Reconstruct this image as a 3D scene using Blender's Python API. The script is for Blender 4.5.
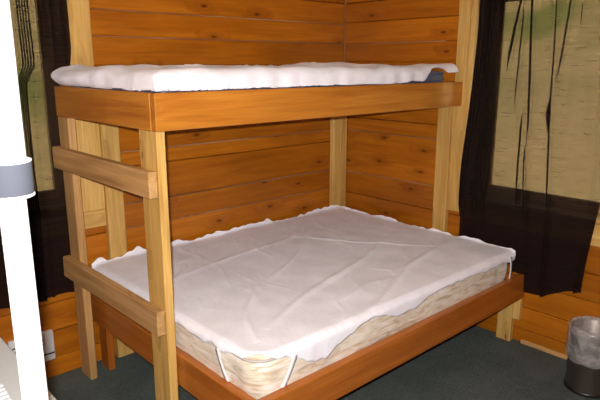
import bpy, bmesh, math, random
from mathutils import Vector, Matrix, noise

# ------------------------------------------------------------------ scene, camera, light
for o in list(bpy.data.objects): bpy.data.objects.remove(o)
S = bpy.context.scene
COL = S.collection
S.view_settings.view_transform = 'Standard'; S.view_settings.look = 'None'
S.view_settings.gamma = 1.0; S.view_settings.exposure = 0.0
S.view_settings.use_curve_mapping = False

CAM = Vector((-3.0794, -2.9040, 1.6013)); YAW, PITCH = .7405, -.2310
fw = Vector((math.sin(YAW)*math.cos(PITCH), math.cos(YAW)*math.cos(PITCH), math.sin(PITCH)))
rt = Vector((math.cos(YAW), -math.sin(YAW), 0)); up = rt.cross(fw)
cd = bpy.data.cameras.new('camera'); cam = bpy.data.objects.new('camera', cd); COL.objects.link(cam)
cd.sensor_width = 36; cd.lens = 581.94/600*36; cd.clip_start = .02
m = Matrix((rt, up, -fw)).transposed().to_4x4(); m.translation = CAM
cam.matrix_world = m
S.camera = cam

W = bpy.data.worlds.new('World'); S.world = W; W.use_nodes = True
bg = W.node_tree.nodes['Background']; bg.inputs[0].default_value = (.62, .74, 1, 1); bg.inputs[1].default_value = 3.4

sd = bpy.data.lights.new('sun', 'SUN'); sd.energy = 17; sd.angle = .01; sd.color = (1, .93, .8)
sun = bpy.data.objects.new('sun', sd); COL.objects.link(sun); sun.location = (-6, -6, 9)
sun.rotation_euler = Vector((.75, .62, -.72)).to_track_quat('-Z', 'Y').to_euler()

# the camera's own flash, up and to the left of the lens
fd = bpy.data.lights.new('camera_flash', 'AREA'); fd.shape = 'RECTANGLE'; fd.size = .03; fd.size_y = .015
fd.energy = 80; fd.color = (1, .98, .965)
fl = bpy.data.objects.new('camera_flash', fd); COL.objects.link(fl)
mf = m.copy(); mf.translation = CAM - rt*.032 + up*.042 + fw*.02
fl.matrix_world = mf

# ------------------------------------------------------------------ helpers
def link(o, parent=None):
    COL.objects.link(o)
    if parent is not None:
        o.parent = parent
    return o
def tag(o, label=None, cat=None, group=None, kind=None):
    if label: o['label'] = label
    if cat: o['category'] = cat
    if group: o['group'] = group
    if kind: o['kind'] = kind
    return o
def empty(name, loc, label, cat, group=None, kind=None):
    o = bpy.data.objects.new(name, None); o.location = loc; o.empty_display_size = .1
    link(o); return tag(o, label, cat, group, kind)
def origin(parent):
    v = Vector((0, 0, 0))
    while parent is not None:
        v += parent.location; parent = parent.parent
    return v
def finish(name, bm, mat, parent=None, smooth=False, loc=(0, 0, 0)):
    me = bpy.data.meshes.new(name); bm.normal_update(); bm.to_mesh(me); bm.free()
    me.materials.append(mat)
    if smooth: me.polygons.foreach_set('use_smooth', [True]*len(me.polygons))
    o = bpy.data.objects.new(name, me); link(o, parent)
    o.location = Vector(loc) - origin(parent)
    return o
def boxbm(sx, sy, sz, bev=.0, bm=None, c=(0, 0, 0)):
    own = bm is None
    bm = bm or bmesh.new()
    g = bmesh.ops.create_cube(bm, size=1)
    for v in g['verts']:
        v.co = Vector((v.co.x*sx+c[0], v.co.y*sy+c[1], v.co.z*sz+c[2]))
    if bev > 0:
        es = list({e for v in g['verts'] for e in v.link_edges})
        bmesh.ops.bevel(bm, geom=es, offset=min(bev, .45*min(sx, sy, sz)), segments=1, affect='EDGES', profile=.5)
    return bm
def box(name, b, mat, parent=None, bev=.002, c=None):
    """axis-aligned box from world bounds, origin at its centre"""
    x0, x1, y0, y1, z0, z1 = b
    return finish(name, boxbm(x1-x0, y1-y0, z1-z0, bev), mat, parent, loc=((x0+x1)/2, (y0+y1)/2, (z0+z1)/2))
def lumber(name, b, axis, mat, parent=None, bev=.003, tilt=0):
    """a piece of timber whose grain runs along `axis` (its local x)"""
    x0, x1, y0, y1, z0, z1 = b
    dx, dy, dz = x1-x0, y1-y0, z1-z0
    if axis == 'x': d = (dx, dy, dz); r = (0, 0, 0)
    elif axis == 'y': d = (dy, dx, dz); r = (0, 0, math.pi/2)
    else: d = (dz, dy, dx); r = (0, -math.pi/2, 0)
    o = finish(name, boxbm(*d, bev), mat, parent, loc=((x0+x1)/2, (y0+y1)/2, (z0+z1)/2))
    o.rotation_euler = r
    if tilt: o.rotation_euler.rotate_axis('Z', tilt)
    return o
def grid(name, nu, nv, fn, mat, parent=None, thick=0, loc=(0, 0, 0)):
    vs = [tuple(Vector(fn(i/(nu-1), j/(nv-1)))-Vector(loc)) for j in range(nv) for i in range(nu)]
    fs = [(j*nu+i, j*nu+i+1, (j+1)*nu+i+1, (j+1)*nu+i) for j in range(nv-1) for i in range(nu-1)]
    me = bpy.data.meshes.new(name); me.from_pydata(vs, [], fs); me.update()
    me.polygons.foreach_set('use_smooth', [True]*len(me.polygons)); me.materials.append(mat)
    o = bpy.data.objects.new(name, me); link(o, parent); o.location = Vector(loc) - origin(parent)
    if thick:
        md = o.modifiers.new('thickness', 'SOLIDIFY'); md.thickness = thick; md.offset = -1
    return o
def lathe(name, prof, mat, parent, loc, n=48, wob=None):
    bm = bmesh.new(); rings = []
    for k, (r, z) in enumerate(prof):
        ring = []
        for i in range(n):
            a = 2*math.pi*i/n; rr = r + (wob(a, k, z) if wob else 0)
            ring.append(bm.verts.new((rr*math.cos(a), rr*math.sin(a), z)))
        rings.append(ring)
    for a, b in zip(rings, rings[1:]):
        for i in range(n):
            bm.faces.new((a[i], a[(i+1) % n], b[(i+1) % n], b[i]))
    return finish(name, bm, mat, parent, True, loc)
def N3(x, y, z=0): return noise.noise(Vector((x, y, z)))
def sstep(a, b, x):
    t = min(1, max(0, (x-a)/(b-a))); return t*t*(3-2*t)

# ------------------------------------------------------------------ materials
def newmat(name):
    M = bpy.data.materials.new(name); M.use_nodes = True
    nt = M.node_tree; P = nt.nodes['Principled BSDF']
    return M, nt, P
def nd(nt, t, **kw):
    n = nt.nodes.new(t)
    for k, v in kw.items(): setattr(n, k, v)
    return n
def plain(name, col, rough=.5, metal=0, coat=0, bump=0, bscale=200):
    M, nt, P = newmat(name)
    P.inputs['Base Color'].default_value = (*col, 1); P.inputs['Roughness'].default_value = rough
    P.inputs['Metallic'].default_value = metal; P.inputs['Coat Weight'].default_value = coat
    tc = nd(nt, 'ShaderNodeTexCoord'); nz = nd(nt, 'ShaderNodeTexNoise'); nz.inputs['Scale'].default_value = bscale
    nt.links.new(tc.outputs['Object'], nz.inputs['Vector'])
    if bump:
        b = nd(nt, 'ShaderNodeBump'); b.inputs['Strength'].default_value = bump; b.inputs['Distance'].default_value = .003
        nt.links.new(nz.outputs['Fac'], b.inputs['Height']); nt.links.new(b.outputs[0], P.inputs['Normal'])
    return M
def ramp(nt, src, stops):
    r = nd(nt, 'ShaderNodeValToRGB'); el = r.color_ramp.elements
    while len(el) < len(stops): el.new(.5)
    for e, (p, c) in zip(el, stops):
        e.position = p; e.color = (*c, 1) if len(c) == 3 else c
    nt.links.new(src, r.inputs[0]); return r
def math_(nt, op, a, b=None, c=None):
    n = nd(nt, 'ShaderNodeMath', operation=op)
    for i, v in enumerate((a, b, c)):
        if v is None: continue
        if isinstance(v, (int, float)): n.inputs[i].default_value = v
        else: nt.links.new(v, n.inputs[i])
    return n.outputs[0]
def mixc(nt, fac, a, b, mode='MIX'):
    n = nd(nt, 'ShaderNodeMix', data_type='RGBA', blend_type=mode)
    for s, v in ((n.inputs[0], fac), (n.inputs[6], a), (n.inputs[7], b)):
        if isinstance(v, (int, float)): s.default_value = v
        elif isinstance(v, tuple): s.default_value = (*v, 1)
        else: nt.links.new(v, s)
    return n.outputs[2]
def wood(name, light, mid, dark, knot, rough=.38, spec=.4, var=.25, knots=.62, kscale=(2.6, 7.5), flat=False):
    """softwood with grain along local x, per-piece offsets, scattered knots"""
    M, nt, P = newmat(name)
    tc = nd(nt, 'ShaderNodeTexCoord'); oi = nd(nt, 'ShaderNodeObjectInfo')
    off = nd(nt, 'ShaderNodeVectorMath', operation='SCALE'); off.inputs[0].default_value = (31, 17, 23)
    nt.links.new(oi.outputs['Random'], off.inputs['Scale'])
    ad = nd(nt, 'ShaderNodeVectorMath', operation='ADD')
    nt.links.new(tc.outputs['Object'], ad.inputs[0]); nt.links.new(off.outputs[0], ad.inputs[1])
    # knots
    mk = nd(nt, 'ShaderNodeMapping'); mk.inputs['Scale'].default_value = (kscale[0], kscale[1], kscale[1])
    nt.links.new(ad.outputs[0], mk.inputs[0])
    vo = nd(nt, 'ShaderNodeTexVoronoi'); vo.inputs['Scale'].default_value = 1
    if flat:      # knots run straight through the board, seen on its broad face
        vo.voronoi_dimensions = '2D'; sx = nd(nt, 'ShaderNodeSeparateXYZ'); cx = nd(nt, 'ShaderNodeCombineXYZ')
        nt.links.new(mk.outputs[0], sx.inputs[0]); nt.links.new(sx.outputs[0], cx.inputs[0]); nt.links.new(sx.outputs[2], cx.inputs[1])
        nt.links.new(cx.outputs[0], vo.inputs['Vector'])
    else: nt.links.new(mk.outputs[0], vo.inputs['Vector'])
    sep = nd(nt, 'ShaderNodeSeparateColor'); nt.links.new(vo.outputs['Color'], sep.inputs[0])
    on = math_(nt, 'GREATER_THAN', sep.outputs[0], knots)
    core = math_(nt, 'MULTIPLY', on, ramp(nt, vo.outputs['Distance'], [(.03, (1, 1, 1)), (.085, (0, 0, 0))]).outputs[0])
    halo = math_(nt, 'MULTIPLY', on, ramp(nt, vo.outputs['Distance'], [(.06, (1, 1, 1)), (.42, (0, 0, 0))]).outputs[0])
    # grain, bent round the knots
    mp = nd(nt, 'ShaderNodeMapping'); mp.inputs['Scale'].default_value = (1.1, 17, 17)
    nt.links.new(ad.outputs[0], mp.inputs[0])
    bend = nd(nt, 'ShaderNodeVectorMath', operation='SCALE'); bend.inputs[0].default_value = (0, 1.1, 1.3)
    nt.links.new(halo, bend.inputs['Scale'])
    ad2 = nd(nt, 'ShaderNodeVectorMath', operation='ADD'); nt.links.new(mp.outputs[0], ad2.inputs[0]); nt.links.new(bend.outputs[0], ad2.inputs[1])
    n1 = nd(nt, 'ShaderNodeTexNoise'); n1.inputs['Scale'].default_value = 1.3; n1.inputs['Detail'].default_value = 5; n1.inputs['Distortion'].default_value = .6
    nt.links.new(ad2.outputs[0], n1.inputs['Vector'])
    g = ramp(nt, n1.outputs['Fac'], [(.28, dark), (.5, mid), (.74, light)])
    mf_ = nd(nt, 'ShaderNodeMapping'); mf_.inputs['Scale'].default_value = (5, 160, 160); nt.links.new(ad.outputs[0], mf_.inputs[0])
    n2 = nd(nt, 'ShaderNodeTexNoise'); n2.inputs['Scale'].default_value = 1; n2.inputs['Detail'].default_value = 2
    nt.links.new(mf_.outputs[0], n2.inputs['Vector'])
    f = ramp(nt, n2.outputs['Fac'], [(.3, (.82, .82, .82)), (.7, (1.1, 1.1, 1.1))])
    c = mixc(nt, .8, g.outputs[0], f.outputs[0], 'MULTIPLY')
    # broad blotches and per-piece tone
    n3 = nd(nt, 'ShaderNodeTexNoise'); n3.inputs['Scale'].default_value = 2.2; nt.links.new(ad.outputs[0], n3.inputs['Vector'])
    bl = ramp(nt, n3.outputs['Fac'], [(.3, (1-var*.6,)*3), (.7, (1+var*.35,)*3)])
    c = mixc(nt, 1, c, bl.outputs[0], 'MULTIPLY')
    rv = ramp(nt, oi.outputs['Random'], [(0, (1-var*.7, 1-var*.8, 1-var*.8)), (1, (1+var*.3, 1+var*.3, 1+var*.3))])
    c = mixc(nt, 1, c, rv.outputs[0], 'MULTIPLY')
    c = mixc(nt, math_(nt, 'MULTIPLY', halo, .35), c, knot)
    c = mixc(nt, math_(nt, 'MULTIPLY', core, .85), c, tuple(k*.45 for k in knot))
    nt.links.new(c, P.inputs['Base Color'])
    P.inputs['Roughness'].default_value = rough; P.inputs['Specular IOR Level'].default_value = spec
    b = nd(nt, 'ShaderNodeBump'); b.inputs['Strength'].default_value = .25; b.inputs['Distance'].default_value = .001
    nt.links.new(n1.outputs['Fac'], b.inputs['Height']); nt.links.new(b.outputs[0], P.inputs['Normal'])
    return M
def cloth(name, col, rough=.9, var=.06):
    M, nt, P = newmat(name)
    tc = nd(nt, 'ShaderNodeTexCoord'); nz = nd(nt, 'ShaderNodeTexNoise'); nz.inputs['Scale'].default_value = 7; nz.inputs['Detail'].default_value = 4
    nt.links.new(tc.outputs['Object'], nz.inputs['Vector'])
    r = ramp(nt, nz.outputs['Fac'], [(.3, tuple(c*(1-var) for c in col)), (.7, tuple(min(1, c*(1+var)) for c in col))])
    nt.links.new(r.outputs[0], P.inputs['Base Color']); P.inputs['Roughness'].default_value = rough
    P.inputs['Sheen Weight'].default_value = .15
    n2 = nd(nt, 'ShaderNodeTexNoise'); n2.inputs['Scale'].default_value = 900
    n3 = nd(nt, 'ShaderNodeTexNoise'); n3.inputs['Scale'].default_value = 24; n3.inputs['Detail'].default_value = 5; n3.inputs['Distortion'].default_value = 1.5
    for n in (n2, n3): nt.links.new(tc.outputs['Object'], n.inputs['Vector'])
    h = math_(nt, 'ADD', math_(nt, 'MULTIPLY', n2.outputs['Fac'], .12), n3.outputs['Fac'])
    b = nd(nt, 'ShaderNodeBump'); b.inputs['Strength'].default_value = .35; b.inputs['Distance'].default_value = .006
    nt.links.new(h, b.inputs['Height']); nt.links.new(b.outputs[0], P.inputs['Normal'])
    return M

M_WALL = wood('varnished_wall_board', (.52, .171, .009), (.445, .134, .005), (.35, .097, .003), (.17, .030, .004), rough=.36, var=.22, knots=.62, kscale=(3.0, 7.5), flat=True)
M_RAIL = wood('stained_rail', (.62, .25, .036), (.52, .185, .022), (.40, .12, .013), (.22, .06, .012), rough=.32, var=.12, knots=.8)
M_REDRAIL = wood('red_stained_rail', (.46, .145, .022), (.38, .110, .014), (.28, .072, .009), (.16, .035, .008), rough=.3, var=.12, knots=.85)
M_PINE = wood('bare_pine', (.76, .48, .16), (.65, .385, .105), (.50, .27, .065), (.22, .09, .03), rough=.55, spec=.3, var=.14, knots=.45, kscale=(4, 11))
M_OLDPINE = wood('worn_pine', (.66, .40, .17), (.54, .30, .11), (.36, .18, .06), (.18, .08, .03), rough=.55, spec=.3, var=.15, knots=.8, kscale=(3, 12))
M_SEAM = wood('bare_seam', (.58, .36, .22), (.36, .17, .07), (.22, .07, .02), (.2, .08, .03), rough=.7, var=.4, knots=.9)
M_PLY = wood('plywood', (.60, .42, .22), (.52, .34, .16), (.42, .26, .11), (.3, .15, .06), knots=.95)
M_SHEET = cloth('white_pad_cloth', (.875, .85, .905))
M_NAVY = cloth('navy_vinyl', (.03, .045, .09), .45)
M_STRAP = cloth('white_elastic', (.78, .75, .76))
M_WHITE = plain('white_enamel', (.82, .83, .82), .35, bump=.02)
M_TABLE = plain('white_laminate', (.52, .53, .52), .35, bump=.03)
M_TRAY = plain('white_plastic', (.62, .62, .62), .4, bump=.05)
M_GREY = plain('grey_plastic', (.036, .038, .05), .95, bump=.05)
M_BIN = plain('dark_steel', (.30, .25, .22), .40, metal=1, bump=.01)
M_DARK = plain('dark_metal', (.03, .028, .026), .4, metal=.6)
M_PLATE = plain('white_plate', (.72, .70, .70), .4, bump=.02)
M_SLOT = plain('slot_black', (.03, .03, .03), .6)
M_PLASTER = plain('ceiling_board', (.55, .42, .27), .8, bump=.1, bscale=60)

# mattress ticking
M_TICK, nt, P = newmat('quilted_ticking')
tc = nd(nt, 'ShaderNodeTexCoord')
nz = nd(nt, 'ShaderNodeTexNoise'); nz.inputs['Scale'].default_value = 17; nz.inputs['Detail'].default_value = 3; nz.inputs['Distortion'].default_value = 1.2
mpn = nd(nt, 'ShaderNodeMapping'); mpn.inputs['Scale'].default_value = (.5, .5, 2.6)
nt.links.new(tc.outputs['Object'], mpn.inputs[0]); nt.links.new(mpn.outputs[0], nz.inputs['Vector'])
r = ramp(nt, nz.outputs['Fac'], [(.33, (.52, .40, .27)), (.46, (.72, .61, .47)), (.62, (.82, .75, .66))])
nt.links.new(r.outputs[0], P.inputs['Base Color']); P.inputs['Roughness'].default_value = .38
P.inputs['Sheen Weight'].default_value = .2
b = nd(nt, 'ShaderNodeBump'); b.inputs['Strength'].default_value = .5; b.inputs['Distance'].default_value = .006
nt.links.new(nz.outputs['Fac'], b.inputs['Height']); nt.links.new(b.outputs[0], P.inputs['Normal'])
M_PIPE = cloth('piping_cloth', (.50, .44, .40))

# carpet
M_CARPET, nt, P = newmat('dark_green_carpet')
tc = nd(nt, 'ShaderNodeTexCoord')
n1 = nd(nt, 'ShaderNodeTexNoise'); n1.inputs['Scale'].default_value = 260; n1.inputs['Detail'].default_value = 3
n2 = nd(nt, 'ShaderNodeTexNoise'); n2.inputs['Scale'].default_value = 5; n2.inputs['Detail'].default_value = 4
for n in (n1, n2): nt.links.new(tc.outputs['Object'], n.inputs['Vector'])
a = ramp(nt, n1.outputs['Fac'], [(.3, (.050, .062, .056)), (.7, (.150, .176, .158))])
bb = ramp(nt, n2.outputs['Fac'], [(.3, (.85, .85, .85)), (.7, (1.12, 1.12, 1.12))])
nt.links.new(mixc(nt, 1, a.outputs[0], bb.outputs[0], 'MULTIPLY'), P.inputs['Base Color']); P.inputs['Roughness'].default_value = .95
P.inputs['Specular IOR Level'].default_value = .1
b = nd(nt, 'ShaderNodeBump'); b.inputs['Strength'].default_value = .8; b.inputs['Distance'].default_value = .006
nt.links.new(n1.outputs['Fac'], b.inputs['Height']); nt.links.new(b.outputs[0], P.inputs['Normal'])

# thin loose-weave curtain
M_CURT, nt, P = newmat('brown_loose_weave'); nt.nodes.remove(P)
out = nt.nodes['Material Output']
tc = nd(nt, 'ShaderNodeTexCoord'); mp = nd(nt, 'ShaderNodeMapping'); mp.inputs['Scale'].default_value = (9, 9, 230)
nt.links.new(tc.outputs['Object'], mp.inputs[0])
nz = nd(nt, 'ShaderNodeTexNoise'); nz.inputs['Scale'].default_value = 1; nz.inputs['Detail'].default_value = 3; nt.links.new(mp.outputs[0], nz.inputs['Vector'])
op = ramp(nt, nz.outputs['Fac'], [(.3, (.07,)*3), (.7, (.13,)*3)])
df = nd(nt, 'ShaderNodeBsdfDiffuse'); df.inputs[0].default_value = (.020, .0135, .0125, 1)
tl = nd(nt, 'ShaderNodeBsdfTranslucent'); tl.inputs[0].default_value = (.05, .034, .018, 1)
tr = nd(nt, 'ShaderNodeBsdfTransparent'); tr.inputs[0].default_value = (1, .85, .64, 1)
m1 = nd(nt, 'ShaderNodeMixShader'); m1.inputs[0].default_value = .4
nt.links.new(df.outputs[0], m1.inputs[1]); nt.links.new(tl.outputs[0], m1.inputs[2])
m2 = nd(nt, 'ShaderNodeMixShader'); nt.links.new(op.outputs[0], m2.inputs[0]); nt.links.new(m1.outputs[0], m2.inputs[1]); nt.links.new(tr.outputs[0], m2.inputs[2])
nt.links.new(m2.outputs[0], out.inputs[0])

def clear(name, tint, gl_rough, fac):
    M, nt, P = newmat(name); nt.nodes.remove(P); out = nt.nodes['Material Output']
    tr = nd(nt, 'ShaderNodeBsdfTransparent'); tr.inputs[0].default_value = (*tint, 1)
    gl = nd(nt, 'ShaderNodeBsdfGlossy'); gl.inputs['Roughness'].default_value = gl_rough
    fr = nd(nt, 'ShaderNodeFresnel'); fr.inputs[0].default_value = 1.45
    mx = nd(nt, 'ShaderNodeMixShader')
    nt.links.new(math_(nt, 'MULTIPLY', fr.outputs[0], fac), mx.inputs[0])
    nt.links.new(tr.outputs[0], mx.inputs[1]); nt.links.new(gl.outputs[0], mx.inputs[2])
    nt.links.new(mx.outputs[0], out.inputs[0]); return M
M_GLASS = clear('window_glass', (.95, .97, .96), .02, 1)
# bin liner: cloudy film
M_FILM, nt, P = newmat('cloudy_film')
P.inputs['Base Color'].default_value = (.62, .58, .55, 1); P.inputs['Roughness'].default_value = .25
tc = nd(nt, 'ShaderNodeTexCoord'); nz = nd(nt, 'ShaderNodeTexNoise'); nz.inputs['Scale'].default_value = 14; nz.inputs['Detail'].default_value = 4; nz.inputs['Distortion'].default_value = 2
nt.links.new(tc.outputs['Object'], nz.inputs['Vector'])
al = ramp(nt, nz.outputs['Fac'], [(.3, (.16,)*3), (.72, (.52,)*3)]); nt.links.new(al.outputs[0], P.inputs['Alpha'])
b = nd(nt, 'ShaderNodeBump'); b.inputs['Strength'].default_value = .9; b.inputs['Distance'].default_value = .01
nt.links.new(nz.outputs['Fac'], b.inputs['Height']); nt.links.new(b.outputs[0], P.inputs['Normal'])

# outdoor ground
M_LAND, nt, P = newmat('dry_hillside')
tc = nd(nt, 'ShaderNodeTexCoord')
n1 = nd(nt, 'ShaderNodeTexNoise'); n1.inputs['Scale'].default_value = .4; n1.inputs['Detail'].default_value = 2; nt.links.new(tc.outputs['Object'], n1.inputs['Vector'])
n2 = nd(nt, 'ShaderNodeTexNoise'); n2.inputs['Scale'].default_value = 9; n2.inputs['Detail'].default_value = 4; nt.links.new(tc.outputs['Object'], n2.inputs['Vector'])
c1 = ramp(nt, n1.outputs['Fac'], [(.36, (.20, .21, .05)), (.46, (.42, .32, .14)), (.7, (.52, .38, .19))])
c2 = ramp(nt, n2.outputs['Fac'], [(.25, (.93,)*3), (.75, (1.04,)*3)])
nt.links.new(mixc(nt, 1, c1.outputs[0], c2.outputs[0], 'MULTIPLY'), P.inputs['Base Color']); P.inputs['Roughness'].default_value = .95

# ------------------------------------------------------------------ setting
XL, YF, H = -3.75, -4.1, 2.45            # far sides of the room (behind the camera) and ceiling height
T = .10
tag(box('floor', (XL-.2, .2, YF-.2, .2, -.12, 0), M_CARPET, None, 0), 'dark green-grey carpet covering the whole floor', 'floor', kind='structure')
tag(box('ceiling', (XL-.2, .2, YF-.2, .2, H, H+.1), M_PLASTER, None, 0), 'plain wooden ceiling over the bunk room', 'ceiling', kind='structure')
tag(box('wall_left', (XL-.2, XL, YF-.2, .2, 0, H), M_WALL, None, 0), 'varnished wooden wall at the side of the white table', 'wall', kind='structure')
tag(box('wall_front', (XL, .2, YF-.2, YF, 0, H), M_WALL, None, 0), 'varnished wooden wall opposite the bunk', 'wall', kind='structure')

WB = (-2.80, -1.955, .885, 2.02)         # window opening in the back wall  (x0,x1,z0,z1)
WR = (-2.05, -1.045, .80, 2.02)          # window opening in the right wall (y0,y1,z0,z1)
def pieces(a0, a1, z0, z1, w):
    """rectangle a0..a1 x z0..z1 minus opening w"""
    if z1 <= w[2]+1e-4 or z0 >= w[3]-1e-4: return [(a0, a1, z0, z1)]
    out = [(a0, w[0], z0, z1), (w[1], a1, z0, z1)]
    if z0 < w[2]-.01: out.append((w[0], w[1], z0, w[2]))
    if z1 > w[3]+.01: out.append((w[0], w[1], w[3], z1))
    return out
def shell(name, side, w, lab):
    bm = bmesh.new()
    a0 = XL if side == 'b' else YF
    for (p0, p1, z0, z1) in pieces(a0, .2, 0, w[2], w)+pieces(a0, .2, w[2], w[3], w)+pieces(a0, .2, w[3], H, w):
        d, c = (p1-p0), (p0+p1)/2
        if side == 'b': boxbm(d, .16, z1-z0, 0, bm, (c, .12, (z0+z1)/2))
        else: boxbm(.16, d, z1-z0, 0, bm, (.12, c, (z0+z1)/2))
    return tag(finish(name, bm, M_WALL), lab, 'wall', kind='structure')
wb = shell('wall_back', 'b', WB, 'varnished orange board wall along the long side of the bunk')
wr = shell('wall_right', 'r', WR, 'varnished orange board wall at the far end of the bunk')
random.seed(4)
ZB = [0, .106, .252, .405, .56, .72, .856, 1.06, 1.142, 1.29, 1.44, 1.59, 1.733, 1.862, 2.0, 2.15, 2.3, H]
ZR = [0, .088, .222, .37, .52, .68, .838, 1.138, 1.228, 1.36, 1.49, 1.61, 1.731, 1.872, 2.0, 2.15, 2.3, H]
for side, Z, w, par in (('b', ZB, WB, wb), ('r', ZR, WR, wr)):
    for i in range(len(Z)-1):
        lo = XL if side == 'b' else YF
        for (p0, p1, z0, z1) in pieces(lo, -.003, Z[i], Z[i+1], w):
            if z1-z0 < .02: continue
            cuts = [p0, p1]
            if p1-p0 > 2 and side == 'b' and i in (13, 9): cuts = [p0, -1.10, p1]
            for q0, q1 in zip(cuts, cuts[1:]):
                dp = random.uniform(-.0025, .0025); g = .0016
                if side == 'b': lumber('board', (q0+.001, q1-.001, 0+dp, .036, z0+g, z1-g), 'x', M_WALL, par, .0045)
                else: lumber('board', (0+dp, .036, q0+.001, q1-.001, z0+g, z1-g), 'y', M_WALL, par, .0045)

# pale tongues showing in some of the seams, a bead down the corner
for z in (.72, .856, 1.142, 1.733, 1.862): lumber('tongue', (-1.83 if z > .8 else -1.73, -.15 if z < 1.4 else -.012, -.0012, .02, z-.0035, z+.0025), 'x', M_SEAM, wb, .001)
for z in (.838, 1.138, 1.731): lumber('tongue', (-.0012, .02, -.82, -.05, z-.0035, z+.0025), 'y', M_SEAM, wr, .001)
lumber('corner_bead', (-.009, -.003, -.009, -.003, 1.60, H-.01), 'z', M_SEAM, wb, .001)
# pale trim along the foot of the right wall
tag(lumber('trim_1', (-.018, -.003, -4.0, -1.462, .001, .030), 'y', M_OLDPINE, None, .006), 'narrow pale pine strip along the foot of the wall behind the bin', 'trim', kind='structure')

# windows: frame, panes, sill, casings
def window(n, side, w, lab):
    root = empty('window_%d' % n, (0, .1, 0) if side == 'b' else (.1, 0, 0), lab, 'window', kind='structure')
    a0, a1, z0, z1 = w
    def bar(name, p0, p1, q0, q1, zz0, zz1, mat, ax='z', bev=.003):
        # p along the wall, q across it (0 = wall face, negative into the room)
        b = (p0, p1, q0, q1, zz0, zz1) if side == 'b' else (q0, q1, p0, p1, zz0, zz1)
        if ax == 'h': ax = 'x' if side == 'b' else 'y'
        return lumber(name, b, ax, mat, root, bev)
    e = .002
    # jamb liners
    bar('jamb', a0+e, a0+.022, .0, .195, z0+.025, z1-.025, M_OLDPINE)
    bar('jamb', a1-.022, a1-e, .0, .195, z0+.025, z1-.025, M_OLDPINE)
    bar('head_jamb', a0+e, a1-e, .0, .195, z1-.022, z1-e, M_OLDPINE, 'h')
    bar('sill', a0+e, a1-e, -.03, .195, z0+e, z0+.024, M_PINE, 'h')
    # sash
    s = .055; q0, q1 = .10, .14
    i0, i1, k0, k1 = a0+.024, a1-.024, z0+.026, z1-.026
    bar('stile', i0, i0+s, q0, q1, k0, k1, M_OLDPINE); bar('stile', i1-s, i1, q0, q1, k0, k1, M_OLDPINE)
    bar('rail', i0+s, i1-s, q0, q1, k0, k0+s, M_OLDPINE, 'h'); bar('rail', i0+s, i1-s, q0, q1, k1-s, k1, M_OLDPINE, 'h')
    b = (i0+s, i1-s, .118, .122, k0+s, k1-s)
    if side != 'b': b = (b[2], b[3], b[0], b[1], b[4], b[5])
    box('pane', b, M_GLASS, root, 0)
    # casings on the room side
    cz = z0-.03 if side == 'b' else z0-.09
    cw = .125
    bar('casing', a1+.001, a1+cw, -.022, -.003, cz, z1+.10, M_PINE)
    bar('casing', a0-cw, a0-.001, -.022, -.003, cz, z1+.10, M_PINE)
    bar('head_casing', a0, a1, -.022, -.003, z1+.001, z1+.10, M_PINE, 'h')
    bar('apron', a0, a1+(.125 if side == 'b' else 0), -.021, -.003, z0-.12, cz-.001 if side == 'b' else z0-.002, M_PINE, 'h')
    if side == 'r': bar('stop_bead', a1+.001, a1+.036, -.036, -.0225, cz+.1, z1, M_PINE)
    return root
window(1, 'b', WB, 'window behind the dark curtain beside the white pole')
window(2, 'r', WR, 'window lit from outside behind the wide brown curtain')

# land outside
def land(u, v):
    x, y = -30+u*70, -30+v*70
    d = max(x-.4, y-.4, 0)
    z = -.45 + .36*max(0, d-2.0) + .9*N3(x*.12, y*.12, 3)*sstep(1, 6, d)
    return (x, y, z)
tag(grid('ground', 90, 90, land, M_LAND, loc=(0, 0, -.5)), 'sunlit dry grassy slope outside the windows', 'ground', kind='structure')

# ------------------------------------------------------------------ bunk bed
L, W1, W2, H1, H2, B = 2.03, .977, 1.458, 1.355, .283, .14
bunk = empty('bunk_bed', (-1.0, -.7, 0), 'wooden bunk bed, narrow upper berth over a wide lower one', 'bunk bed')
t = .038
# upper frame
lumber('upper_side_rail', (-L, -.004, -W1, -W1+t, H1, H1+B), 'x', M_RAIL, bunk)
lumber('upper_end_rail', (-L-.009, -L+t-.009, -W1+t+.002, -.047, H1, H1+B), 'y', M_RAIL, bunk, tilt=.019)
lumber('upper_back_rail', (-L+.005, -.044, -.084, -.047, H1, H1+B), 'x', M_RAIL, bunk)
lumber('upper_head_rail', (-.042, -.004, -W1+t+.001, -.046, H1, H1+B), 'y', M_RAIL, bunk)
for k in range(9):
    x = -L+.08+k*.23
    lumber('slat', (x, x+.09, -W1+t+.001, -.047, H1+.055, H1+.074), 'y', M_PLY, bunk)
# end posts under the upper berth
px0, px1 = -L+.0195, -L+.0575
lumber('post', (px0, px1, -W1+.039, -W1+.179, .001, H1-.001), 'z', M_PINE, bunk, .004)
lumber('post', (px0-.0325, px1-.0325, -.168, -.046, .001, H1-.001), 'z', M_OLDPINE, bunk, .004)
lumber('post', (-.145, -.005, -.0435, -.0055, .001, H1-.001), 'z', M_PINE, bunk, .004)
lumber('post', (-.0425, -.0045, -W1+.055, -W1+.150, .001, H1-.001), 'z', M_PINE, bunk, .004)
lumber('post', (-1.832, -1.735, -.0435, -.0055, .001, H1-.001), 'z', M_PINE, bunk, .004)
# climbing boards across the end
lumber('climbing_board', (px0-.0565, px0-.0185, -W1+.045, -.050, 1.102, 1.206), 'y', M_OLDPINE, bunk, .004, .0413).rotation_euler.rotate_axis('Y', -.014)
lumber('climbing_board', (px0-.0565, px0-.0185, -W1+.045, -.046, .539, .646), 'y', M_OLDPINE, bunk, .004, .0413).rotation_euler.rotate_axis('Y', -.028)
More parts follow.
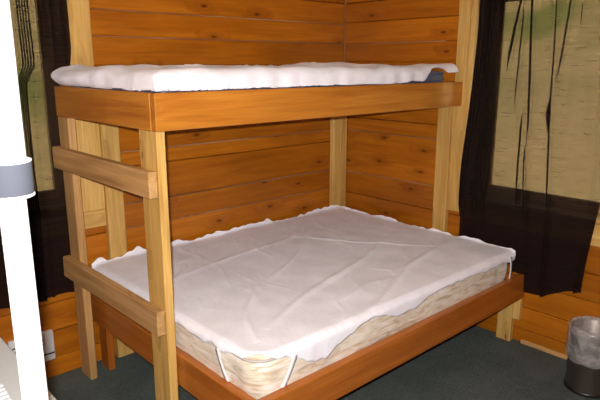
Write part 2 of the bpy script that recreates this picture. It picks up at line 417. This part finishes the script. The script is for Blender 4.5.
# lower frame
L2 = 1.970
lumber('lower_side_rail', (-L2, -.006, -W2, -W2+t, H2, H2+.144), 'x', M_REDRAIL, bunk)
lumber('lower_end_rail', (-L2+.001, -L2+t, -W2+t+.001, -.05, H2, H2+.144), 'y', M_REDRAIL, bunk)
lumber('lower_back_rail', (-1.73, -.147, -.046, -.007, H2, H2+.144), 'x', M_REDRAIL, bunk)
lumber('lower_head_rail', (-.082, -.044, -W2+t+.001, -.05, H2, H2+.144), 'y', M_REDRAIL, bunk)
for k in range(9):
    x = -L2+.06+k*.215
    lumber('slat', (x, x+.09, -W2+t+.001, -.047, H2+.080, H2+.1), 'y', M_PLY, bunk)
lumber('leg', (-.043, -.005, -1.412, -1.323, .001, H2-.001), 'z', M_PINE, bunk)
lumber('leg', (-L2+.039, -L2+.077, -.14, -.05, .001, H2+.078), 'z', M_REDRAIL, bunk)
lumber('leg_block', (-.040, -.005, -1.455, -1.414, .15, H2-.001), 'z', M_PINE, bunk)
lumber('leg', (-L2+.04, -L2+.078, -W2+.04, -W2+.129, .001, H2+.078), 'z', M_PINE, bunk)

# ------------------------------------------------------------------ mattresses
def mattress(name, x0, x1, y0, y1, z0, z1, mat, pipe, label, cat, quilt, r=.07):
    root = empty(name, ((x0+x1)/2, (y0+y1)/2, z0), label, cat)
    cx, cy, hx, hy = (x0+x1)/2, (y0+y1)/2, (x1-x0)/2, (y1-y0)/2
    # outline of a rounded rectangle
    pts = []
    nl, nc, nw = 90, 8, 64
    def seg(a, b, n):
        for i in range(n): pts.append((a[0]+(b[0]-a[0])*i/n, a[1]+(b[1]-a[1])*i/n))
    def arc(ox, oy, a0):
        for i in range(nc):
            a = a0+math.pi/2*i/nc; pts.append((ox+r*math.cos(a), oy+r*math.sin(a)))
    seg((hx-r, -hy), (hx-r, -hy), 0)
    seg((-hx+r, -hy), (hx-r, -hy), nl); arc(hx-r, -hy+r, -math.pi/2)
    seg((hx, -hy+r), (hx, hy-r), nw); arc(hx-r, hy-r, 0)
    seg((hx-r, hy), (-hx+r, hy), nl); arc(-hx+r, hy-r, math.pi/2)
    seg((-hx, hy-r), (-hx, -hy+r), nw); arc(-hx+r, -hy+r, math.pi)
    n = len(pts); hgt = z1-z0
    prof = [(-.05, 0), (-.012, .004), (0, .02), (.004, .25*hgt), (.007, .5*hgt), (.006, .72*hgt), (.001, hgt-.02), (-.012, hgt-.004), (-.05, hgt)]
    bm = bmesh.new(); rings = []
    def shrink(p, d):
        l = math.hypot(*p); nx = p[0]/hx; ny = p[1]/hy
        mx = max(abs(nx), abs(ny)); 
        return (p[0]+d*math.copysign(abs(nx)**6, nx), p[1]+d*math.copysign(abs(ny)**6, ny))
    for d, z in prof:
        ring = []
        for k, p in enumerate(pts):
            q = quilt*N3(p[0]*5, p[1]*5, z*22)+quilt*.6*N3(p[0]*14, p[1]*14, z*30) if 0.01 < z < hgt-.01 else 0
            s = shrink(p, d+q); ring.append(bm.verts.new((s[0], s[1], z)))
        rings.append(ring)
    for a, b_ in zip(rings, rings[1:]):
        for i in range(n): bm.faces.new((a[i], a[(i+1) % n], b_[(i+1) % n], b_[i]))
    bm.faces.new(rings[-1]); bm.faces.new(list(reversed(rings[0])))
    body = finish('body', bm, mat, root, True, root.location)
    for zz in (.012, hgt-.012):
        bm = bmesh.new(); rr = .006; rings = []
        for p in pts:
            s = shrink(p, .003); l = math.hypot(*s); u = Vector((s[0]/hx if abs(s[0])/hx > .9 else 0, s[1]/hy if abs(s[1])/hy > .9 else 0, 0))
            u = u.normalized() if u.length > 0 else Vector((1, 0, 0))
            rings.append([bm.verts.new((s[0]+u.x*rr*math.cos(a), s[1]+u.y*rr*math.cos(a), zz+rr*math.sin(a))) for a in [2*math.pi*k/6 for k in range(6)]])
        for i in range(n):
            a, b_ = rings[i], rings[(i+1) % n]
            for k in range(6): bm.faces.new((a[k], b_[k], b_[(k+1) % 6], a[(k+1) % 6]))
        finish('piping', bm, pipe, body, True, root.location)
    return root
ZM = H2+.101
lowm = mattress('mattress', -1.928, -.108, -1.412, -.055, ZM, .566, M_TICK, M_PIPE, 'wide beige quilted mattress on the lower berth', 'mattress', .010, .08)
upm = mattress('mattress', -1.985, -.135, -.932, -.09, H1+.075, 1.560, M_NAVY, M_NAVY, 'thin navy blue mattress on the upper berth', 'mattress', .002, .05)

# ------------------------------------------------------------------ white pads
def crease(x, y, a, b, wd, h):
    ax, ay = a; bx, by = b; dx, dy = bx-ax, by-ay; l = math.hypot(dx, dy)
    s = ((x-ax)*dx+(y-ay)*dy)/l/l; d = ((x-ax)*-dy+(y-ay)*dx)/l
    s_ = max(0, min(1, s)); fade = math.sin(math.pi*min(1, max(0, .04+s*.92))) if 0 <= s <= 1 else 0
    d += .02*math.sin(s*7+ax*9)
    return h*math.exp(-(d/wd)**2)*fade**.6
def drape(s, flat, r, drop):
    """run a length s over an edge: flat part, quarter round of radius r, then straight down -> (outward, down)"""
    if s <= flat: return s, 0
    s -= flat; q = math.pi/2*r
    if s < q: a = s/r; return flat+r*math.sin(a), r*(1-math.cos(a))
    return flat+r, r+(s-q)
random.seed(11)
CR = []
for k in range(46):
    x, y = random.uniform(-1.95, -.1), random.uniform(-1.4, -.1); a = random.gauss(.95, .45); l = random.uniform(.15, .75)
    CR.append(((x, y), (x+l*math.cos(a), y+l*math.sin(a)), random.uniform(.008, .02), random.uniform(.001, .0035)))
CR += [((-1.75, -1.25), (-.35, -.75), .02, .008), ((-1.9, -.55), (-.7, -.35), .018, .005), ((-1.5, -.9), (-.4, -.25), .016, .005),
       ((-1.3, -1.38), (-.25, -1.05), .02, .008), ((-.9, -.3), (-.35, -1.1), .012, .006), ((-1.85, -1.3), (-1.5, -.8), .014, .007)]
def lower_pad(u, v):
    # v 0 = front (towards the room), 1 = wall
    x0, x1, y0, y1, zt = -1.935, -.098, -1.420, -.052, .5745
    xc, yc = (x0+x1)/2, (y0+y1)/2; hx, hy = (x1-x0)/2, (y1-y0)/2
    r = .028
    X = (u-.5)*2; Y = (v-.5)*2
    xa = xc+X*hx; ya = yc+Y*hy
    # overhang length at each edge, uneven hems
    G = lambda c, wd, q=xa: math.exp(-((q-c)/wd)**2)
    of = .032+.016*N3(xa*3.1, 1.7)+.016*N3(xa*11, 4.2)+.012*N3(xa*27, 1.1)
    of += .055*G(-1.62, .13)-.02*G(-1.33, .09)+.03*G(-1.08, .14)-.012*G(-.6, .2)-.035*G(-1.93, .16)
    ol = .026+.014*N3(ya*4, 8.1)+.014*N3(ya*13, 2.2)+.006*N3(ya*29, 5)-.035*G(-1.42, .16, ya)-.02*G(-1.14, .035, ya)
    of = max(of, .004); ol = max(ol, .004)
    orr = .022+.016*N3(ya*6, 3.3)+.012*N3(ya*21, 6); ob = .034+.02*N3(xa*9, 7.7)+.014*N3(xa*25, 2)
    def side(c, h, o):
        s = c*(h+o); sg = 1 if s >= 0 else -1
        d, dn = drape(abs(s), h-r, r, 0); return sg*d, dn
    dx, dnx = side(X, hx, ol if X < 0 else orr)
    dy, dny = side(Y, hy, of if Y < 0 else ob)
    if Y > 0: dny *= .8*-max(.1, .5+1.1*N3(xa*7, .5)+.8*N3(xa*19, 2))    # back hem curls up against the wall
    if X > 0: dnx *= -.45*max(.05, .5+1.2*N3(ya*7, 6.5)+.8*N3(ya*20, 1))
    if X < 0 and Y < 0:      # the hem is cut round at the near corner
        e = max(0, -X-.90)/.10*max(0, -Y-.88)/.12; dx += .05*e; dy += .05*e; dnx *= 1-.6*e; dny *= 1-.6*e
    x, y = xc+dx, yc+dy
    dn = math.copysign(math.hypot(dnx, dny), dnx+dny) if dnx*dny >= 0 else dnx+dny
    z = zt-dn
    inner = 1-max(0, min(1, abs(dn)/.03))
    w = sum(crease(x, y, *c) for c in CR) + .006*N3(x*2.6, y*2.6, 5)+.003*N3(x*8, y*8, 2)+.004
    z += max(w, -.001)*(.25+.75*inner)
    # billow of the hanging hem
    if Y < 0 and dny > .01: y -= .004+.006*(1+N3(x*14, z*6, 1))*.6
    if X < 0 and dnx > .01: x -= .004+.006*(1+N3(y*14, z*6, 7))*.6
    return (x, y, z)
pad = empty('mattress_pad', (-1.0, -.73, .575), 'wrinkled white pad spread over the wide lower mattress', 'mattress pad')
grid('cloth', 230, 180, lower_pad, M_SHEET, pad, .003)
def strap(p0, p1, outn, wdt=.026):
    p0, p1, outn = Vector(p0), Vector(p1), Vector(outn)
    d = (p1-p0).normalized(); s = d.cross(outn).normalized()*wdt/2
    bm = bmesh.new(); n = 8; rows = []
    for i in range(n+1):
        q = p0.lerp(p1, i/n)+outn*(.004*math.sin(math.pi*i/n))
        k = 1-.25*math.sin(math.pi*i/n)
        rows.append([bm.verts.new(q+s*k), bm.verts.new(q-s*k), bm.verts.new(q-s*k-outn*.002), bm.verts.new(q+s*k-outn*.002)])
    for a, b_ in zip(rows, rows[1:]):
        for k in range(4): bm.faces.new((a[k], a[(k+1) % 4], b_[(k+1) % 4], b_[k]))
    c = (p0+p1)/2
    for v in bm.verts: v.co -= c
    return finish('strap', bm, M_STRAP, pad, True, c)
strap((-1.950, -1.20, .548), (-1.944, -1.255, .43), (-1, 0, 0))
strap((-1.76, -1.436, .545), (-1.815, -1.428, .43), (0, -1, 0))
strap((-.16, -1.436, .560), (-.135, -1.428, .43), (0, -1, 0))

CU = []
for k in range(34):
    x, y = random.uniform(-2.0, -.1), random.uniform(-.93, -.1); a = random.gauss(.9, .5); l = random.uniform(.1, .4)
    CU.append(((x, y), (x+l*math.cos(a), y+l*math.sin(a)), random.uniform(.012, .03), random.uniform(.004, .012)))
def upper_pad(u, v):
    x0, x1, y0, y1, zt = -2.0, -.035, -.952, -.085, 1.582
    xc, yc = (x0+x1)/2, (y0+y1)/2; hx, hy = (x1-x0)/2, (y1-y0)/2
    r = .045
    X = (u-.5)*2; Y = (v-.5)*2; xa, ya = xc+X*hx, yc+Y*hy
    of = .112+.010*N3(xa*5, 1.7)+.006*N3(xa*15, 4.2) - .055*sstep(-.75, -.45, xa) - .069*sstep(-.40, -.28, xa) + .03*sstep(-.16, -.06, xa)
    ol = .112+.008*N3(ya*6, 8.1)
    def side(c, h, o):
        s = c*(h+o); sg = 1 if s >= 0 else -1
        d, dn = drape(abs(s), h-r, r, 0); return sg*d, dn
    dx, dnx = side(X, hx, ol if X < 0 else .005); dy, dny = side(Y, hy, of if Y < 0 else .01)
    if Y > 0: dny *= -.2
    if X > 0: dnx = 0
    x, y = xc+dx, yc+dy
    dn = math.hypot(dnx, dny) if dny > 0 else dnx+dny
    z = zt-dn
    z += .015*N3(x*3.3, y*3, 9)+.008*N3(x*9, y*7, 2)+sum(crease(x, y, *c) for c in CU)*.8*(1-min(1, dn/.08))
    # hem ripples on the front
    if Y < 0 and dny > .004:
        k = min(1, dny/.05); y += k*.006*math.sin(x*52+3*N3(x*4, 1))*(.4+N3(x*3, 5)) - .006*k
        y = min(y, -.9)
    if X < 0 and dnx > .01:
        x -= .012+.055*sstep(-.65, -.10, y)*math.sin(math.pi*min(1, dnx/.095))+.006*N3(y*12, z*8)+.004
    # raised, pointed corner at the wall end
    z += .020*math.exp(-((x+.04)/.07)**2-((y+.88)/.16)**2)+.024*math.exp(-((x+.24)/.09)**2-((y+.86)/.12)**2)-.012*math.exp(-((x+.13)/.03)**2-((y+.90)/.12)**2)
    z += .018*math.exp(-((x+.62)/.12)**2-((y+.45)/.25)**2)
    zmin = H1+B+.003
    return (x, y, max(z, zmin+.004*(1+N3(x*8, y*8)))) if X > -.97 or True else (x, y, z)
tag(grid('mattress_pad', 240, 110, upper_pad, M_SHEET, None, .003, loc=(-1.0, -.5, 1.5)), 'rumpled white pad covering the thin upper mattress', 'mattress pad')

# ------------------------------------------------------------------ curtains
def curtain(name, side, a0, a1, off, ztop, hem, folds, label, seed, squeeze=lambda p, z: p, calm=lambda p, z: 0):
    """cloth hung along a wall: narrow pinched pleats over a slow wave"""
    def fn(u, v):
        p = a0+(a1-a0)*u; z = ztop+(hem(p)-ztop)*v; p0 = p
        h = .010*math.sin(p*23+seed)+.006*math.sin(p*41+seed*2+z)
        for (c, slope, wd, amp, fade, *ends) in folds:
            cc = c+slope*(z-1.4)+.012*N3(c*7, z*1.8, seed)
            k = 1-fade*(1-sstep(.55, 1.15, z))
            if ends: k *= sstep(ends[0]-.12, ends[0]+.12, z)*(1-sstep(ends[1]-.1, ends[1]+.1, z))
            h += amp*k*math.exp(-((p-cc)/wd)**2)
        h += .004*N3(p*9, z*5, seed)
        h = max(h, 0) * (1-calm(p0, z))
        q = -off-h
        p = squeeze(p, z)
        return (p, q, z) if side == 'b' else (q, p, z)
    c = ((a0+a1)/2, -off, 1.2) if side == 'b' else (-off, (a0+a1)/2, 1.2)
    o = grid(name, 420, 60, fn, M_CURT, None, 0, c)
    return tag(o, label, 'curtain')
def rod(side, a0, a1, off, z, label):
    mid = ((a0+a1)/2, -off, z) if side == 'b' else (-off, (a0+a1)/2, z)
    root = empty('curtain_rod', mid, label, 'curtain rod')
    bm = bmesh.new(); bmesh.ops.create_cone(bm, segments=16, radius1=.009, radius2=.009, depth=a1-a0, cap_ends=True)
    o = finish('tube', bm, M_DARK, root, True, mid)
    o.rotation_euler = (0, math.pi/2, 0) if side == 'b' else (math.pi/2, 0, 0)
    for a in (a0, a1):
        l = (a, -off, z) if side == 'b' else (-off, a, z)
        bm = bmesh.new(); bmesh.ops.create_uvsphere(bm, u_segments=14, v_segments=10, radius=.018); finish('finial', bm, M_DARK, root, True, l)
    for a in (a0+.05, a1-.05):
        b = (a-.008, a+.008, -off+.009, -.0235, z-.02, z+.01)
        if side != 'b': b = (b[2], b[3], b[0], b[1], b[4], b[5])
        box('bracket', b, M_DARK, root)
    return root
random.seed(5)
fr = [(-1.04-.017*k+random.uniform(-.004, .004), .01*random.uniform(-1, 1), .007, .05, .2) for k in range(10)]
def pleat(z1, p1, z2, p2, wd, amp, lo=-9, hi=9):
    sl = (p1-p2)/(z1-z2); return (p2+sl*(1.4-z2), sl, wd, amp, .3, lo, hi)
fr += [pleat(1.92, -1.324, 1.64, -1.265, .011, .055, 1.55), pleat(1.92, -1.350, 1.46, -1.337, .010, .045, 1.35), pleat(1.92, -1.39, .95, -1.445, .007, .05),
       pleat(1.9, -1.515, .92, -1.57, .012, .060), pleat(1.9, -1.59, 1.45, -1.556, .009, .05, 1.3), pleat(1.9, -1.66, 1.26, -1.60, .013, .03, 1.2),
       pleat(1.8, -1.665, 1.3, -1.72, .014, .04, 1.2), pleat(1.36, -1.386, .94, -1.394, .010, .055, .8, 1.36), pleat(1.2, -1.417, .92, -1.428, .007, .045, .75, 1.2),
       pleat(1.7, -1.49, 1.4, -1.51, .012, .025, 1.4), pleat(1.9, -1.75, .9, -1.79, .01, .04), pleat(1.9, -1.81, .9, -1.81, .01, .03)]
def hem_r(p): return .335+.085*(1-sstep(-1.83, -1.50, p))+.10*sstep(-1.478, -1.462, p)+.06*sstep(-1.40, -1.34, p)
curtain('curtain', 'r', -1.835, -1.030, .045, 2.13, hem_r, fr, 'wide brown see-through curtain hanging past the corner of the lower berth', 1.3,
        squeeze=lambda p, z: p-.06*sstep(.8, 1.75, z)*sstep(-1.45, -1.03, p)+.055*(1-sstep(.4, 1.15, z))*(1-sstep(-1.83, -1.55, p)),
        calm=lambda p, z: .85*(1-sstep(.62, .80, z))*sstep(-1.50, -1.44, p))
rod('r', -2.15, -.93, .075, 2.14, 'dark rod above the wide brown curtain at the end of the bunk')
flf = [(-1.955-.024*k+random.uniform(-.004, .004), .012*random.uniform(-1, 1), .009, .035, .2) for k in range(6)]
flf += [(-2.088, .01, .007, .045, .1)]+[(-2.137-.012*k, .012, .0045, .055, .1) for k in range(5)]+[ (-2.33, 0, .01, .03, .2), (-2.42, 0, .01, .04, .2), (-2.55, 0, .01, .04, .2), (-2.68, 0, .01, .04, .2)]
curtain('curtain', 'b', -2.84, -1.955, .0345, 2.13, lambda p: .455+.03*N3(p*6, 3), flf, 'narrow dark curtain hanging between the white pole and the bunk', 4.1,
        squeeze=lambda p, z: p-(1-sstep(1.50, 1.60, z))*.06*sstep(-2.45, -1.955, p),
        calm=lambda p, z: .93*(1-sstep(1.58, 1.68, z))*sstep(-2.115, -2.07, p))
rod('b', -2.92, -1.84, .075, 2.14, 'dark rod above the narrow dark curtain beside the white pole')

# ------------------------------------------------------------------ waste bin
bc = (-.212, -1.925, 0)
bin_ = empty('waste_bin', bc, 'dark shiny metal waste bin with a cloudy plastic liner, standing by the wall', 'waste bin')
HB = .33; RB = .106
lathe('body', [(.0, .004), (RB-.012, .004), (RB-.004, .001), (RB-.002, .012), (RB-.002, .02), (RB, HB-.01), (RB+.003, HB-.004), (RB, HB), (RB-.006, HB-.004), (RB-.008, .02), (.0, .016)], M_BIN, bin_, bc, 64)
lathe('base_ring', [(RB-.001, .002), (RB+.004, .004), (RB+.004, .016), (RB, .020)], M_DARK, bin_, bc, 64)
wob = lambda a, k, z: .005*N3(math.cos(a)*4, math.sin(a)*4, z*14+3)+.003*N3(math.cos(a)*13, math.sin(a)*13, z*30)+.003
prof = [(RB-.018, HB-.16)]+[(RB-.014, HB-.12+.03*k) for k in range(4)]+[(RB-.010, HB+.006), (RB+.002, HB+.014), (RB+.008, HB+.006)]
prof += [(RB+.008+.002*(k % 2), HB-.02*k) for k in range(1, 9)]
prof[-1] = (RB+.006, HB-.165)
lathe('liner', prof, M_FILM, bin_, bc, 96, lambda a, k, z: wob(a, k, z)*(1 if k > 6 else -1)*.9)
# hem of the liner dips unevenly
me = [c for c in bin_.children if c.name.startswith('liner')][0].data
for i, v in enumerate(me.vertices):
    if i >= 96*14: v.co.z += .02*N3(v.co.x*14, v.co.y*14, 2)*(1 if i >= 96*15 else .5)

# ------------------------------------------------------------------ white wall box under the curtain
vb = empty('wall_vent', (-2.27, -.02, .10), 'small white slotted box low on the wall below the narrow curtain', 'vent')
hs = box('housing', (-2.375, -2.160, -.030, -.004, .113, .275), M_PLATE, vb, .005)
box('cover_lip', (-2.370, -2.165, -.034, -.0302, .150, .158), M_SLOT, hs, .001)
for k in range(3): box('slot', (-2.362, -2.215, -.033, -.0302, .184+.024*k, .192+.024*k), M_SLOT, hs, .001)

# ------------------------------------------------------------------ white table and pole in the near left corner
ZT = .72; XT = -2.615
tb = empty('table', (-3.0, -1.5, 0), 'low white-topped table at the left edge in front of the bunk', 'table')
box('table_top', (-3.30, XT, -2.15, -.62, ZT-.03, ZT), M_TABLE, tb, .004)
for sx in (-3.26, XT-.09):
    for sy in (-2.10, -.72): box('leg', (sx, sx+.05, sy, sy+.05, .001, ZT-.031), M_TABLE, tb, .004)
for sy in (-2.08, -.70): box('apron', (-3.209, XT-.091, sy, sy+.02, ZT-.10, ZT-.031), M_TABLE, tb)
for sx in (-3.24, XT-.06): box('apron', (sx, sx+.02, -2.049, -.721, ZT-.10, ZT-.031), M_TABLE, tb)

tray = empty('slatted_rack', (-2.78, -1.39, ZT), 'small white ribbed rack lying on the white table', 'rack')
for k in range(9):
    y = -1.30-.022*k
    box('rib', (-2.86, -2.712-.001*k, y-.008, y+.008, ZT+.012, ZT+.03), M_TRAY, tray, .003)
for x in (-2.85, -2.76): box('runner', (x, x+.014, -1.49, -1.285, ZT+.0005, ZT+.0115), M_TRAY, tray, .001)

pc = (-2.829, -2.000)
pole = empty('telescopic_pole', (pc[0], pc[1], ZT), 'white telescopic pole with a grey collar standing in the near left foreground', 'pole')
R1, R2 = .0195, .0255
bm = bmesh.new()
lathe('foot', [(0, .0005), (.036, .0005), (.038, .006), (.034, .012), (R1+.003, .018), (R1, .03)], M_WHITE, pole, (*pc, ZT), 40)
lathe('lower_tube', [(R1, .012), (R1, 1.432-ZT)], M_WHITE, pole, (*pc, ZT), 40)
lathe('upper_tube', [(R1-.001, 0), (R2-.001, .0), (R2, .002), (R2, H-1.417-.05)], M_WHITE, pole, (*pc, 1.416), 40)
lathe('ceiling_cap', [(R2, 0), (.04, .015), (.042, .035), (0, .036)], M_WHITE, pole, (*pc, H-.0365-.001), 40)
cz = 1.413
col = lathe('collar', [(R1+.001, 0), (R2+.004, 0), (R2+.006, .004), (R2+.006, .047), (R2+.004, .051), (R2, .051)], M_GREY, pole, (*pc, cz), 40)
lathe('collar_edge', [(R2+.005, .0), (R2+.0068, .001), (R2+.0068, .0035), (R2+.006, .0045)], M_WHITE, col, (*pc, cz-.003), 40)
lathe('collar_edge', [(R2+.005, .0), (R2+.0068, .001), (R2+.0068, .0035), (R2, .0055)], M_WHITE, col, (*pc, cz+.048), 40)
